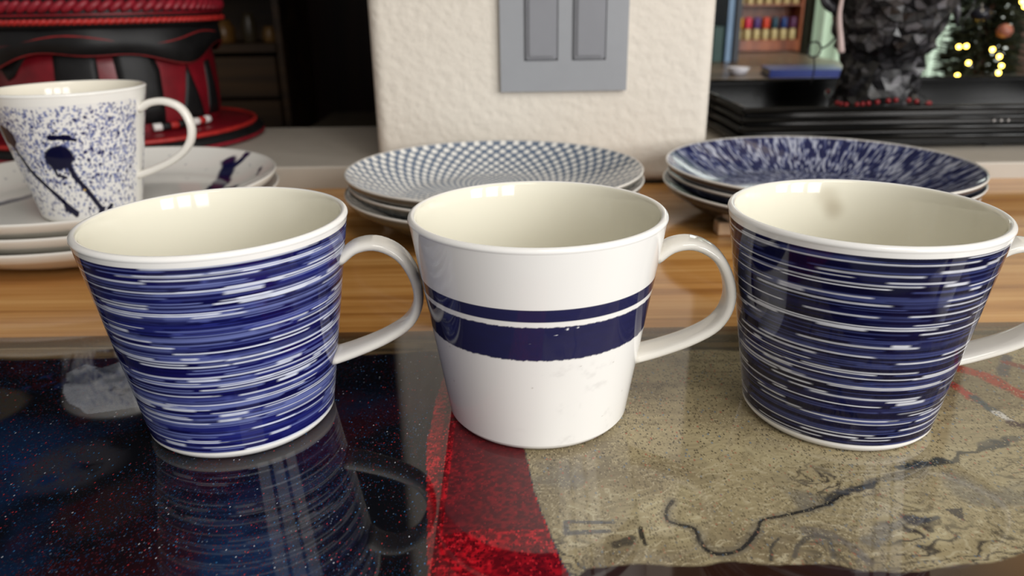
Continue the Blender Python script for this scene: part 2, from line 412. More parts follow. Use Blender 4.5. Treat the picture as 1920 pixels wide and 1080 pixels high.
def resin_material():
    m = mat('painted_resin', (20, 20, 24), .045); nt, nn, lk, b = nodes(m)
    col = N(m, 'ShaderNodeVertexColor', layer_name='Col'); msk = N(m, 'ShaderNodeVertexColor', layer_name='Mask')
    sep = N(m, 'ShaderNodeSeparateColor'); lk.new(msk.outputs[0], sep.inputs[0])
    tc = N(m, 'ShaderNodeTexCoord'); cur = col.outputs[0]
    def mth(op, a, c, v=None):
        n = N(m, 'ShaderNodeMath', operation=op)
        for i, s in enumerate((a, c)):
            if hasattr(s, 'links'): lk.new(s, n.inputs[i])
            else: n.inputs[i].default_value = s
        return n.outputs[0]
    def specks(scale, radius, density, mask, hues, dens_scale, seed, strength):
        nonlocal cur
        mp = N(m, 'ShaderNodeMapping'); mp.inputs['Location'].default_value = (seed * .37, seed * .71, 0); mp.inputs['Scale'].default_value = (1, .62, 1)
        lk.new(tc.outputs['Object'], mp.inputs[0])
        v = N(m, 'ShaderNodeTexVoronoi'); v.inputs['Scale'].default_value = scale; v.inputs['Randomness'].default_value = 1
        v.voronoi_dimensions = '2D'; lk.new(mp.outputs[0], v.inputs['Vector'])
        s = N(m, 'ShaderNodeSeparateColor'); lk.new(v.outputs['Color'], s.inputs[0])
        nz = N(m, 'ShaderNodeTexNoise'); nz.inputs['Scale'].default_value = dens_scale; nz.inputs['Detail'].default_value = 2
        lk.new(mp.outputs[0], nz.inputs['Vector'])
        thr = mth('MULTIPLY', mth('SUBTRACT', nz.outputs[0], .28), density * 2.2)
        on = mth('LESS_THAN', s.outputs[0], thr)
        near = mth('LESS_THAN', v.outputs['Distance'], radius)
        f = mth('MULTIPLY', mth('MULTIPLY', on, near), mth('MULTIPLY', mask, strength))
        rp = N(m, 'ShaderNodeValToRGB'); rp.color_ramp.interpolation = 'CONSTANT'; e = rp.color_ramp.elements
        for i, (p, c) in enumerate(hues):
            x = e[i] if i < 2 else e.new(p)
            x.position = p; x.color = L4(*c)
        lk.new(s.outputs[1], rp.inputs[0])
        mx = N(m, 'ShaderNodeMix', data_type='RGBA'); lk.new(f, mx.inputs[0]); lk.new(cur, mx.inputs[6]); lk.new(rp.outputs[0], mx.inputs[7])
        cur = mx.outputs[2]
    dark, beige, redm = sep.outputs[0], sep.outputs[1], sep.outputs[2]
    specks(1300, .40, .50, dark, [(0, (74, 24, 30)), (.42, (26, 52, 82)), (.8, (46, 24, 34)), (.95, (90, 98, 110))], 22, 1, .75)
    specks(2300, .42, .6, dark, [(0, (48, 18, 24)), (.4, (20, 42, 66)), (.85, (40, 46, 58))], 30, 9, .7)
    specks(900, .26, .10, dark, [(0, (150, 44, 48)), (.4, (44, 96, 140)), (.88, (165, 168, 175))], 34, 2, .85)
    specks(1000, .42, .52, beige, [(0, (74, 66, 52)), (.6, (104, 92, 68)), (.86, (156, 104, 82)), (.94, (84, 98, 114))], 16, 3, .85)
    specks(1500, .45, .5, beige, [(0, (112, 100, 76)), (.6, (178, 166, 132)), (.9, (90, 78, 60))], 26, 7, .7)
    specks(700, .30, .12, beige, [(0, (160, 84, 68)), (.4, (96, 116, 134)), (.7, (52, 46, 40))], 20, 4, .75)
    specks(1100, .46, .75, redm, [(0, (70, 8, 14)), (.5, (190, 34, 42)), (.85, (112, 14, 22))], 30, 5, .7)
    lk.new(cur, b.inputs['Base Color'])
    return m
M['resin'] = resin_material()
ra = obj('resin_art', me, M['resin'], counter); ra.location = (0, -.4, .04)
tag(ra, 'glossy painted resin with navy glitter, red wedge and stone coloured marbling')
M['resin_edge'] = vary(mat('dark_resin_edge', (40, 30, 24), .2), 20, .3)
def under():
    bm = bmesh.new(); bm_box(bm, rx0, rx1, ry0, ry1, -.04, -.0006)
    return bm_mesh('resin_slab', bm)
rs = obj('resin_slab', under(), M['resin_edge'], counter); rs.location = (0, -.4, .04)
for sx in (-1, 1):
    bm = bmesh.new(); bm_box(bm, *sorted((sx * .31, sx * 1.5)), ry0, YR, -.04, 0)
    o = obj('side_top', bm_mesh('side_top', bm), M['resin_edge'], counter); o.location = (0, -.4, .04)

# ------------------------------------------------------------------ mugs
RT, RB, H = .0532, .03893, .0913
NS, NROW = 448, 310
def mug_profile(rt, rb, h, nrow, th=.0034):
    out = [(.0, .0022), (rb * .80, .0022), (rb * .84, .0004), (rb * .90, .0), (rb * .955, .0004), (rb * .985, .0016)]
    z = np.linspace(.0030, h - .0022, nrow)
    body = [(rb + (rt - rb) * (v / h), v) for v in z]
    rim = [(rt - th / 2 + (th / 2) * math.cos(a), h - .0019 + .0019 * math.sin(a)) for a in np.linspace(.1, math.pi - .1, 9)]
    inn = [(rt - th - (rt - rb) * (1 - v / h) * .97, v) for v in np.linspace(h - .004, .012, 40)]
    fl = [(rb * .80 - .001, .0088), (rb * .66, .0068), (rb * .4, .0062), (.0, .006)]
    p = out + body + rim + inn + fl
    return p, len(out), len(out) + nrow
CREAM = lin((236, 234, 230)); INSIDE = lin((229, 225, 208))  # INSIDE is creamier: light bouncing within the mug put into the glaze colour
def paint_strokes(seed, ground, palette, nst, wh, whcol):
    """brush-and-resist lines running round the mug"""
    r = np.random.default_rng(seed); img = np.zeros((NROW, NS, 3)); img[:] = lin(ground)
    rows = np.arange(NROW)[:, None] * (H / NROW) * 1000.0     # mm
    ang = np.arange(NS)[None] / NS                            # 0..1
    def stroke(zc, hh, a0, ln, col, al, soft=.22):
        lo, hi = int(max(0, (zc - hh - 1) / 1000 / H * NROW)), int(min(NROW, (zc + hh + 1) / 1000 / H * NROW + 1))
        if hi <= lo: return
        d = abs(rows[lo:hi] - zc) / (hh / 2)
        av = np.clip((1.15 - d) / soft / 1.6, 0, 1)
        t = ((ang - a0) % 1.0) / ln
        e = .006 / ln
        ah = np.clip(t / e, 0, 1) * np.clip((1 - t) / e, 0, 1)
        tex = .72 + .28 * vnoise(ang * 90 + zc * 7, rows[lo:hi] * 2.2, seed)
        img[lo:hi] = mix(img[lo:hi], lin(col), av * ah * al * tex)
    for k in range(nst):
        c = palette[r.integers(len(palette))]
        stroke(r.uniform(0, 92), r.uniform(1.0, 3.4), r.random(), r.uniform(.08, .34), c, r.uniform(.45, .95), .5)
    zz = 1.2
    while zz < 91:       # fine lines with blunt ends, one row after another
        zz += r.uniform(.75, 1.35)
        a = r.random(); tot = 0
        while tot < 1.0:
            ln = r.uniform(.05, .24)
            u = r.random(); zj = zz + r.uniform(-.2, .2)
            if u < wh: stroke(zj, r.uniform(.55, 1.0), (a + tot) % 1, ln, whcol, r.uniform(.75, 1.0), .3)
            elif u < wh + .30: stroke(zj, r.uniform(.5, 1.0), (a + tot) % 1, ln, palette[0], r.uniform(.55, .95), .35)
            elif u < wh + .48: stroke(zj, r.uniform(.5, 1.1), (a + tot) % 1, ln, palette[2], r.uniform(.6, 1), .35)
            tot += ln * r.uniform(.8, 1.15)
    for k in range(46):    # short broad white dabs
        stroke(r.uniform(3, 88), r.uniform(1.1, 1.7), r.random(), r.uniform(.02, .07), whcol, r.uniform(.8, 1), .3)
    zt = rows[:, 0]
    edge_top = sstep(88.6, 89.0, zt); edge_bot = sstep(1.7, 1.3, zt)
    img = mix(img, CREAM, np.repeat((edge_top + edge_bot)[:, None], NS, 1))
    return img
def paint_band():
    img = np.zeros((NROW, NS, 3)); img[:] = CREAM
    z = np.arange(NROW)[:, None] * (H / NROW) * 1000.0; a = np.arange(NS)[None] / NS
    navy = lin((10, 12, 66)) * (.92 + .16 * vnoise(a * 60, z * .8, 3))[..., None]
    rough = .35 * (vnoise(a * 220, z * 0 + 3.3, 5) - .5) + .25 * (vnoise(a * 600, z * 0, 6) - .5)
    m1 = sstep(61.7, 62.1, z) * sstep(67.5, 67.1, z)
    m2 = sstep(43.6, 44.4, z + rough * 1.4) * sstep(59.9, 59.3, z + rough)
    img = img + (navy - img) * (m1 + m2)[..., None] * .98
    # wear: tiny chips in the band, grey scuffs below it
    r = np.random.default_rng(8)
    for (ca, cz, s) in ((.792, 58.4, .6), (.805, 58.6, .45), (.778, 56.0, .42), (.72, 64, .3), (.745, 52, .22)):
        d = np.hypot((a - ca) * 290, (z - cz)); img = mix(img, lin((232, 232, 235)), sstep(s, s * .6, d))
    sc = sstep(.45, .85, fbm(a * 90, z * .35, 11)) * sstep(.55, .7, vnoise(a * 26, z * .1, 12)) * sstep(43, 39, z)
    img = mix(img, lin((190, 186, 184)), sc * .3 * sstep(.7, .78, a) * sstep(.95, .85, a))
    for k in range(26):
        ca, cz = r.random(), r.uniform(6, 86); d = np.hypot((a - ca) * 290, z - cz)
        img = mix(img, lin((150, 140, 130)), sstep(.5, .2, d) * .5)
    return img
def paint_cup(rows, n, h):
    img = np.zeros((rows, n, 3)); img[:] = lin((236, 234, 230))
    z = np.arange(rows)[:, None] * (h / rows) * 1000.0 + np.zeros((1, n)); a = np.arange(n)[None] / n * 300.0 + np.zeros((rows, 1))   # mm round
    r = np.random.default_rng(21)
    def dot(ca, cz, sx, sz, col, al=1.0, soft=.45):
        i0, i1 = int(max(0, (cz - sz * 1.5) / h / 1000 * rows)), int(min(rows, (cz + sz * 1.5) / h / 1000 * rows + 2))
        j0, j1 = int(max(0, (ca - sx * 1.5) / 300 * n)), int(min(n, (ca + sx * 1.5) / 300 * n + 2))
        if i1 <= i0 or j1 <= j0: return
        d = np.hypot((a[i0:i1, j0:j1] - ca) / sx, (z[i0:i1, j0:j1] - cz) / sz)
        img[i0:i1, j0:j1] = mix(img[i0:i1, j0:j1], lin(col), sstep(1.1, 1.1 - soft, d) * al)
    pal = [(44, 52, 112), (84, 96, 152), (134, 144, 184), (60, 72, 130), (110, 122, 172)]
    for k in range(11000):
        cz = r.uniform(3, 84); ca = r.uniform(0, 300)
        dens = (.35 + .65 * np.exp(-((cz - 56) / 26) ** 2)) * (1 if 8 < ca < 292 else .1)
        if r.random() > dens: continue
        s = r.uniform(.4, 1.15); dot(ca, cz, s * r.uniform(.7, 1.1), s * r.uniform(.8, 1.7), pal[r.integers(5)], r.uniform(.5, .95))
    for k in range(230):
        s = r.uniform(.6, 1.5); dot(r.uniform(0, 300), r.uniform(6, 76), s, s * 1.15, (26, 30, 84), .95)
    return img, dot, a, z, r

HP = spline([(.0490, .0715), (.0560, .0765), (.0650, .0772), (.0740, .0720), (.0795, .0620), (.0805, .0515), (.0760, .0420), (.0660, .0352), (.0530, .0298), (.0415, .0262)], 40)
def handle_mesh():
    P = np.c_[HP[:, 0], np.zeros(len(HP)), HP[:, 1]]
    u = np.linspace(0, 1, len(P)); wd = .0068 + .0014 * (abs(u - .5) * 2) ** 3
    return tube('handle', P, .004, 18, flat=((0, 1, 0), wd, .0023))
hm = handle_mesh(); hm.materials.append(M['glaze'])
def make_mug(x, y, ang, paint, label, stains=()):
    root = empty('mug', (x, y, 0), R(ang)); tag(root, label, 'mug')
    p, a, b = mug_profile(RT, RB, H, NROW)
    col = np.zeros((len(p), NS, 3)); col[:] = CREAM; col[b + 6:] = INSIDE; col[a:b] = paint
    for da, dz, sr, al in stains:
        zz = np.array([q[1] for q in p])[:, None] * 1000; aa = np.arange(NS)[None] / NS * 360; inside = (np.arange(len(p)) > b + 8)[:, None]
        col = mix(col, lin((150, 134, 106)), inside * al * sstep(1.2, .1, np.hypot((aa - da) * .85 / sr, (zz - dz) / sr)))
    obj('body', lathe('mug_body', p, NS, True, col), M['painted'], root)
    obj('handle', hm, None, root)
    return root
make_mug(-.12074, .29945, 4, paint_strokes(3, (17, 17, 74), [(106, 116, 170), (20, 19, 86), (12, 12, 58), (36, 42, 114), (70, 78, 144)], 520, .26, (212, 217, 232)),
         'blue mug with white brushed lines, lighter and paler of the two striped mugs')
make_mug(.010907, .30238, -4, paint_band(), 'white mug with a navy band split by a thin white line')
make_mug(.14294, .29729, -8, paint_strokes(14, (11, 12, 46), [(62, 70, 118), (10, 11, 42), (9, 10, 36), (20, 23, 68), (13, 15, 52)], 460, .22, (214, 216, 224)),
         'dark navy mug with white brushed lines, standing in front of the navy streaked plates',
         ((88, 78, 6, .45), (92, 84, 7, .3)))

# ------------------------------------------------------------------ plates
def plate_profile(Rr, h, nr, th=.0042, floor=.62):
    """returns (profile, first/last row of the painted top). centre-top -> rim -> underside"""
    def zt(r):
        t = np.clip((r / Rr - floor) / (1 - floor), 0, 1)
        return .0072 + (h - .0072 - .001) * t ** 1.35
    top = [(max(r, 1e-5), float(zt(r))) for r in np.linspace(0, Rr * .985, nr)]
    rim = [(Rr * .995, h - .0006), (Rr, h - .0014), (Rr * .997, h - .0028)]
    bot = [(r, float(zt(r)) - th) for r in np.linspace(Rr * .98, Rr * .60, 14)]
    f = Rr * .56
    ft = [(f + .002, .0008), (f + .001, .0), (f - .002, .0), (f - .003, .0022), (.0, .0026)]
    return top + rim + bot + ft, nr
def plate_mesh(Rr, h, paint=None, n=96, nr=24, floor=.62, under=(232, 228, 218), rimcol=(232, 228, 220)):
    p, k = plate_profile(Rr, h, nr, floor=floor)
    col = np.zeros((len(p), n, 3)); col[:] = lin(under); col[k:k + 2] = lin(rimcol)
    rr = np.array([q[0] for q in p[:k]])[:, None] + np.zeros((1, n)); tt = np.arange(n)[None] / n * 2 * np.pi + np.zeros((k, 1))
    col[:k] = lin((236, 233, 226)) if paint is None else paint(rr, tt, Rr)
    return lathe('plate_body', p, n, True, col, flip=True)
def net(rr, tt, Rr):
    n = 58
    u = tt * n / (2 * np.pi); v = rr / .0092
    a, b = u + v, u - v
    d = np.hypot((a % 1) - .5, (b % 1) - .5)
    ground = lin((100, 113, 130))
    c = np.zeros(rr.shape + (3,)); c[:] = ground
    c = mix(c, lin((84, 102, 128)), (abs((a % 1) - .5) > .42) | (abs((b % 1) - .5) > .42))
    return mix(c, lin((236, 234, 228)), sstep(.40, .31, d))
def streaks(rr, tt, Rr):
    n = 540
    u = tt * n / (2 * np.pi); v = rr / .0052
    w2 = u + 1.6 * (vnoise(u * .25, v * .8, 2) - .5)
    s = .72 * vnoise(w2, v, 3) + .28 * vnoise(w2 * .5 + 7, v * .7 + 3, 8)
    c = np.zeros(rr.shape + (3,)); c[:] = lin((30, 35, 74))
    c = mix(c, lin((66, 74, 116)), sstep(.44, .56, s))
    return mix(c, lin((176, 180, 194)), sstep(.56, .70, s) * .9)
def blots(rr, tt, Rr):
    X, Y = rr * np.cos(tt), rr * np.sin(tt)
    c = np.zeros(rr.shape + (3,)); c[:] = lin((236, 233, 226))
    X2 = X + .004 * (fbm(X * 150, Y * 150, 4) - .5); Y2 = Y + .004 * (fbm(X * 150, Y * 150, 6) - .5)
    for pts, wd in (([(.078, .030), (.074, .060), (.067, .100)], .0075), ([(.070, .085), (.080, .094), (.084, .101)], .0045), ([(.0904, .020), (.0915, .034)], .005),
                    ([(-.03, -.09), (.0, -.098)], .003), ([(-.08, -.02), (-.06, .03)], .006), ([(.110, .045), (.109, .060)], .0014)):
        c = mix(c, lin((22, 24, 66)), sstep(1.1, .8, dseg(X2, Y2, pts) / wd))
    r = np.random.default_rng(4)
    for k in range(90):
        q = r.random() * 2 * np.pi; s = Rr * math.sqrt(r.uniform(.2, .9)); d = np.hypot(X - s * math.cos(q), Y - s * math.sin(q))
        c = mix(c, lin((40, 46, 100)), sstep(1.1, .5, d / r.uniform(.0005, .0012)) * .8)
    return c
def stack(cx, cy, Rr, ztop, count, pitch, paint, labels, group, lower=None, floor=.62, dense=(720, 80), under=(232, 228, 218)):
    h = ztop - pitch * (count - 1)
    low = plate_mesh(Rr * .996, h, lower, 360 if lower else 128, 40 if lower else 26, floor, under)
    for k in range(count):
        top = k == count - 1
        me = plate_mesh(Rr, h, paint, *dense, floor, under) if top else low
        o = obj('plate', me, M['plate'], None, (cx + (0 if top else (-.002, .0015)[k % 2]), cy + (0 if top else .001), .0 + pitch * k), 0 if top else R(7 * k))
        tag(o, labels[k], 'plate', group)
stack(-.0126, .6040, .1185, .0475, 3, .0080, net,
      ['lowest of the three grey plates with white dots behind the banded mug', 'middle one of the three grey plates with white dots behind the banded mug', 'topmost grey-blue plate with rows of white dots, behind the banded mug'],
      'white dotted plates stacked in front of the light switch', net, under=(96, 98, 92))
stack(.2474, .6050, .1198, .0470, 3, .0076, streaks,
      ['lowest of the three navy streaked plates behind the dark navy mug', 'middle one of the three navy streaked plates behind the dark navy mug', 'topmost navy plate with short white streaks, below the black tray'],
      'navy streaked plates stacked below the black tray', streaks, dense=(1600, 90), under=(40, 44, 56))
LX, LY, LR = -.3240, .5895, .1345
stack(LX, LY, LR, .0460, 3, .0103, blots,
      ['lowest of the three cream plates under the spattered cup', 'middle one of the three cream plates under the spattered cup', 'topmost cream plate with navy blots, holding the spattered cup'],
      'cream plates stacked under the spattered cup', None, floor=.72, dense=(480, 90))

# ------------------------------------------------------------------ spattered cup
def make_cup():
    rt, rb, h = .0508, .0330, .0905
    rows, n = 210, 448
    root = empty('cup', (-.3105, .5500, .0282), 0); tag(root, 'white cup spattered with blue dots and navy flower blots, standing on plates', 'cup')
    p, a, b = mug_profile(rt, rb, h, rows, .0030)
    img, dot, A, Z, r = paint_cup(rows, n, h)
    front = 300 * (.75 + .08)          # angle that faces the camera, mm round
    def blot(pts, wd, col=(12, 13, 44)):
        q = dseg(A + 1.2 * (fbm(A * .5, Z * .5, 5) - .5), Z + 1.2 * (fbm(A * .5, Z * .5, 7) - .5), pts); img[:] = mix(img, lin(col), sstep(1.08, .85, q / wd))
    D = lambda da, z: (front + da, z)
    for k in range(60):
        dot(front + r.normal(-18, 9), 47 + r.normal(0, 9), *(r.uniform(.5, 1.2),) * 2, (26, 30, 80), .95)
    blot([D(-20, 47), D(-16, 48.5)], 8.6); blot([D(-24, 41), D(-23, 35), D(-17, 33)], 1.2)
    blot([D(-13, 45), D(-11, 34), D(-3, 20), D(5, 6)], 2.1); blot([D(5, 6), D(4, 4)], 2.6); blot([D(11, 6), D(14, 8)], 1.6)
    blot([D(-20, 62.5), D(-8, 62)], 2.0); blot([D(-9, 61), D(-4, 60)], 1.1)
    blot([D(-58, 64), D(-54, 62)], 7); blot([D(-55, 58), D(-46, 38), D(-30, 20), D(-20, 8)], 2.0); blot([D(-24, 10), D(-18, 5)], 3.0)
    img[Z > 84.5] = lin((236, 234, 228))
    dot(front - 6, 22.5, 1.2, 1.0, (206, 172, 96), .9)
    side = ((A < 6) | (A > 294)); img[side] = lin((236, 234, 228))
    col = np.zeros((len(p), n, 3)); col[:] = lin((238, 236, 230)); col[b + 6:] = lin((236, 230, 214)); col[a:b] = img
    obj('body', lathe('cup_body', p, n, True, col), M['painted'], root)
    hp = spline([(.0465, .0740), (.0550, .0785), (.0660, .0790), (.0762, .0735), (.0808, .0610), (.0775, .0488), (.0665, .0385), (.0510, .0312), (.0360, .0262)], 36)
    P = np.c_[hp[:, 0], np.zeros(len(hp)), hp[:, 1]]
    obj('handle', tube('cup_handle', P, .004, 16, flat=((0, 1, 0), .0046, .0026)), M['glaze'], root)
    root.rotation_euler.z = R(3)
make_cup()

# small tan wooden block by the navy plates
o = box('wood_block', .158, .1740, .556, .570, 0, .0105, vary(mat('tan_wood', (206, 172, 136), .5), 60, .1), None, .0015)
tag(o, 'small tan wooden block lying under the edge of the navy streaked plates', 'block')

# ------------------------------------------------------------------ light switch
sw = empty('light_switch', (.0510, YW, .0905)); tag(sw, 'grey double rocker light switch on the plaster pillar', 'switch')
def local_box(name, x0, x1, y0, y1, z0, z1, m, parent, bevel, seg=2):
    bm = bmesh.new(); bm_box(bm, x0, x1, y0, y1, z0, z1)
    if bevel: bmesh.ops.bevel(bm, geom=bm.edges[:], offset=bevel, segments=seg, affect='EDGES')
    return obj(name, bm_mesh(name, bm), m, parent)
def frame_mesh():
    bm = bmesh.new(); xs = [-.0585, -.0365, -.0055, .0075, .0385, .0585]; z0, z1, a, b = 0, .1163, .0275, .0965
    for i in (0, 2, 4): bm_box(bm, xs[i], xs[i + 1], -.0062, .0, z0, z1)
    for i in (1, 3):
        bm_box(bm, xs[i], xs[i + 1], -.0062, 0, z0, a); bm_box(bm, xs[i], xs[i + 1], -.0062, 0, b, z1)
        bm_box(bm, xs[i], xs[i + 1], -.0020, 0, a, b)
    return bm_mesh('cover_plate', bm)
obj('cover_plate', frame_mesh(), M['switch'], sw)
for xc in (-.021, .023):
    r_ = local_box('rocker', xc - .0145, xc + .0145, -.0085, -.0015, .0285, .0955, M['rocker'], sw, .0012)
    local_box('rocker_paddle', xc - .0118, xc + .0118, -.0102, -.0070, .0310, .0930, M['rocker'], r_, .0010)

# ------------------------------------------------------------------ red and black leather box on the sill
BX, BY, BZ = -.461, .910, .0222
bag = empty('leather_box', (BX, BY, BZ)); tag(bag, 'round red and black patchwork leather box with braided edges', 'box')
def ring(r, z, rad, wob=0.0, n=140, k=8, amp=0.0, ph=0.0):
    t = np.linspace(0, 2 * np.pi, n, endpoint=False)
    return np.c_[(r + wob * np.sin(3 * t)) * np.cos(t), (r + wob * np.sin(3 * t)) * np.sin(t), z + amp * np.sin(k * t + ph)]
obj('brim', lathe('brim', [(.0, .002), (.150, .0), (.160, .003), (.1625, .009), (.158, .014), (.14, .0165), (.112, .0205), (.0, .021)], 96), M['leather_black'], bag)
obj('brim_top', lathe('brim_top', [(.112, .0215), (.132, .0190), (.149, .0165), (.1495, .0145)], 96, flip=True), M['leather_red'], bag)
obj('brim_cord', tube('brim_cord', ring(.1525, .0165, .003), .0028, 8, True), M['cord_red'], bag)
obj('brim_cord', tube('brim_cord', ring(.1605, .0040, .003), .0026, 8, True), M['cord_crimson'], bag)
obj('body', lathe('box_body', [(.112, .019), (.1155, .035), (.1165, .06), (.1150, .09), (.1120, .112), (.0, .113)], 128), M['leather_red'], bag)
def patch(poly, m, name='patch', off=.0012, r=.1163):
    """leather patch wrapped on the drum; poly in (angle deg, z)"""
    bm = bmesh.new(); k = len(poly)
    P = []
    for i in range(k):
        (a0, z0), (a1, z1) = poly[i], poly[(i + 1) % k]
        for s in range(6): P.append((a0 + (a1 - a0) * s / 6, z0 + (z1 - z0) * s / 6))
    ca = sum(p[0] for p in P) / len(P); cz = sum(p[1] for p in P) / len(P)
    def pt(a, z, o):
        rr = np.interp(z, [.019, .035, .06, .09, .112], [.112, .1155, .1165, .115, .112]) + o
        return (rr * math.cos(R(a)), rr * math.sin(R(a)), z)
    rings = []
    for f, o in ((1.0, -.001), (1.0, off), (.66, off + .0004), (.33, off + .0006)):
        rings.append([bm.verts.new(pt(ca + (a - ca) * f, cz + (z - cz) * f, o)) for a, z in P])
    c = bm.verts.new(pt(ca, cz, off + .0006)); n = len(P)
    for A, B in zip(rings[:-1], rings[1:]):
        for i in range(n): bm.faces.new((A[i], A[(i + 1) % n], B[(i + 1) % n], B[i]))
    for i in range(n): bm.faces.new((rings[-1][i], rings[-1][(i + 1) % n], c))
    bmesh.ops.recalc_face_normals(bm, faces=bm.faces[:])
    return obj(name, bm_mesh(name, bm, True), m, bag)
# angles: the side towards the camera is about 300 degrees
for poly in ([(228, .112), (262, .112), (248, .082), (243, .078)], [(272, .112), (292, .112), (291, .03), (270, .03)],
             [(299, .112), (317, .112), (321, .085), (320, .03), (301, .03)], [(330, .03), (338, .088), (347, .03)],
             [(339, .112), (356, .112), (352, .098), (344, .099)], [(352, .03), (354, .088), (360, .09), (366, .03)], [(205, .03), (218, .09), (232, .03)], [(190, .112), (214, .112), (202, .08)],
             [(20, .112), (45, .112), (32, .05)], [(60, .03), (75, .1), (95, .03)], [(110, .112), (135, .112), (122, .05)], [(150, .03), (162, .1), (178, .03)]):
    patch(poly, M['leather_black'])
# beaded band at the foot of the drum
seg = [M['bead_white'], M['leather_black'], M['cord_red'], M['leather_black'], M['bead_white'], M['bead_white'], M['cord_red'], M['bead_white']]
for i in range(8):
    a0 = 312 + i * 4.4; P = [((.1195) * math.cos(R(a)), .1195 * math.sin(R(a)), .0262) for a in np.linspace(a0, a0 + 4.0, 5)]
    obj('band_bead', tube('band_bead', P, .0042, 8), seg[i], bag)
# flap hanging from the lid with stitched wavy edge, then the lid
t = np.linspace(0, 2 * np.pi, 160, endpoint=False)
def flapz(t, k): return .100 + .007 * np.sin(4 * t + .6) + .004 * np.sin(7 * t + 1.0)
V = []
for f, r0 in ((0, .116), (.25, .122), (.6, .123), (1, .1235)):
    zz = .133 + (flapz(t, 0) - .133) * f
    V.append(np.c_[(r0 + .002 * np.sin(9 * t)) * np.cos(t), (r0 + .002 * np.sin(9 * t)) * np.sin(t), zz])
fm = mesh_np('flap', np.concatenate(V), grid_quads(4, 160, True), True); fl = obj('flap', fm, M['leather_black'], bag)
md = fl.modifiers.new('thick', 'SOLIDIFY'); md.thickness = .0025
rr = .1245 + .002 * np.sin(9 * t)
obj('flap_cord', tube('flap_cord', np.c_[rr * np.cos(t), rr * np.sin(t), flapz(t, 0)], .0013, 8, True), M['cord_dark'], bag)
z2 = .1165 + .005 * np.sin(5 * t + 2.2); obj('flap_cord', tube('flap_cord', np.c_[rr * np.cos(t), rr * np.sin(t), z2], .0010, 8, True), M['cord_dark'], bag)
obj('lid', lathe('lid', [(.0, .128), (.1265, .128), (.1295, .132), (.1300, .146), (.128, .152), (.118, .158), (.06, .166), (.0, .168)], 96), M['leather_black'], bag)
def braid(name, r, z, rad, n, m, slant, parent):
    """cord of slanted strands joined to a ring"""
    bm = bmesh.new()
    for i in range(n):
        a = 2 * math.pi * i / n
        mt = Matrix.Translation((r * math.cos(a), r * math.sin(a), z)) @ Matrix.Rotation(a, 4, 'Z') @ Matrix.Rotation(slant, 4, 'X') @ Matrix.Diagonal((rad * .9, 2 * math.pi * r / n * .95, rad * .75, 1))
        bmesh.ops.create_uvsphere(bm, u_segments=8, v_segments=6, radius=1.0, matrix=mt)
    return obj(name, bm_mesh(name, bm, True), m, parent)
braid('lid_braid', .1305, .1345, .0033, 130, M['cord_red'], .35, bag)
braid('lid_braid', .1300, .1490, .0052, 78, M['cord_crimson'], .6, bag)
obj('lid_cord', tube('lid_cord', ring(.131, .1410, .002), .0013, 6, True), M['leather_red'], bag)
# blue tassel on the lid
P = [(.131 * math.cos(R(a)), .131 * math.sin(R(a)), .146 + .002 * math.sin(a)) for a in (243, 246, 249, 252)]
obj('tassel', tube('tassel', P, [.003, .006, .0065, .003], 10), M['bead_blue'], bag)

# ------------------------------------------------------------------ black tray table on the sill
tray = empty('black_tray', (.55, .95, ZS - .003)); tag(tray, 'black lacquered tray table with stepped mouldings and short legs', 'tray')
TX0, TX1, TY0, TY1 = .246, .86, .805, 1.09
zb = ZS - .003
def tb(name, x0, x1, y0, y1, z0, z1, bev=.0012, m=None, parent=tray):
    c = tray.location
    return local_box(name, x0 - c.x, x1 - c.x, y0 - c.y, y1 - c.y, z0 - c.z, z1 - c.z, m or M['black'], parent, bev)
tb('tray_floor', TX0 + .004, TX1 - .004, TY0 + .004, TY1 - .004, .0260, .0340)
for y0, y1 in ((TY0, TY0 + .009), (TY1 - .009, TY1)): tb('rim', TX0, TX1, y0, y1, .0342, .0595, .002)
for x0, x1 in ((TX0, TX0 + .009), (TX1 - .009, TX1)): tb('rim', x0, x1, TY0 + .009, TY1 - .009, .0342, .0595, .002)
def frame_strip(name, o, z0, z1, bev):
    c = tray.location; bm = bmesh.new(); t_ = .014
    X0, X1, Y0, Y1 = TX0 - o - c.x, TX1 + o - c.x, TY0 - o - c.y, TY1 + o - c.y
    for b_ in ((X0, X1, Y0, Y0 + t_), (X0, X1, Y1 - t_, Y1), (X0, X0 + t_, Y0 + t_, Y1 - t_), (X1 - t_, X1, Y0 + t_, Y1 - t_)):
        bm_box(bm, *b_, z0 - c.z, z1 - c.z)
    if bev: bmesh.ops.bevel(bm, geom=bm.edges[:], offset=bev, segments=2, affect='EDGES')
    return obj(name, bm_mesh(name, bm), M['black'], tray)
frame_strip('apron', -.001, .0205, .0345, 0)
def bead_mould(o, z, rad):
    c = tray.location; X0, X1, Y0, Y1 = TX0 - o - c.x, TX1 + o - c.x, TY0 - o - c.y, TY1 + o - c.y; zz = z - c.z
    for a, b in (((X0, Y0), (X1, Y0)), ((X0, Y1), (X1, Y1)), ((X0, Y0), (X0, Y1)), ((X1, Y0), (X1, Y1))):
        obj('moulding', tube('moulding', [(*a, zz), ((a[0] + b[0]) / 2, (a[1] + b[1]) / 2, zz), (*b, zz)], rad, 16), M['black'], tray)
bead_mould(.000, .0588, .0032)
bead_mould(.0015, .0490, .0026)
bead_mould(.0025, .0395, .0036)
bead_mould(.0025, .0300, .0030)
for x0 in (TX0 + .02, .512, TX1 - .05):
    for y0 in (TY0 + .01, TY1 - .04): tb('leg', x0, x0 + .024, y0, y0 + .024, zb, .0215, .003)
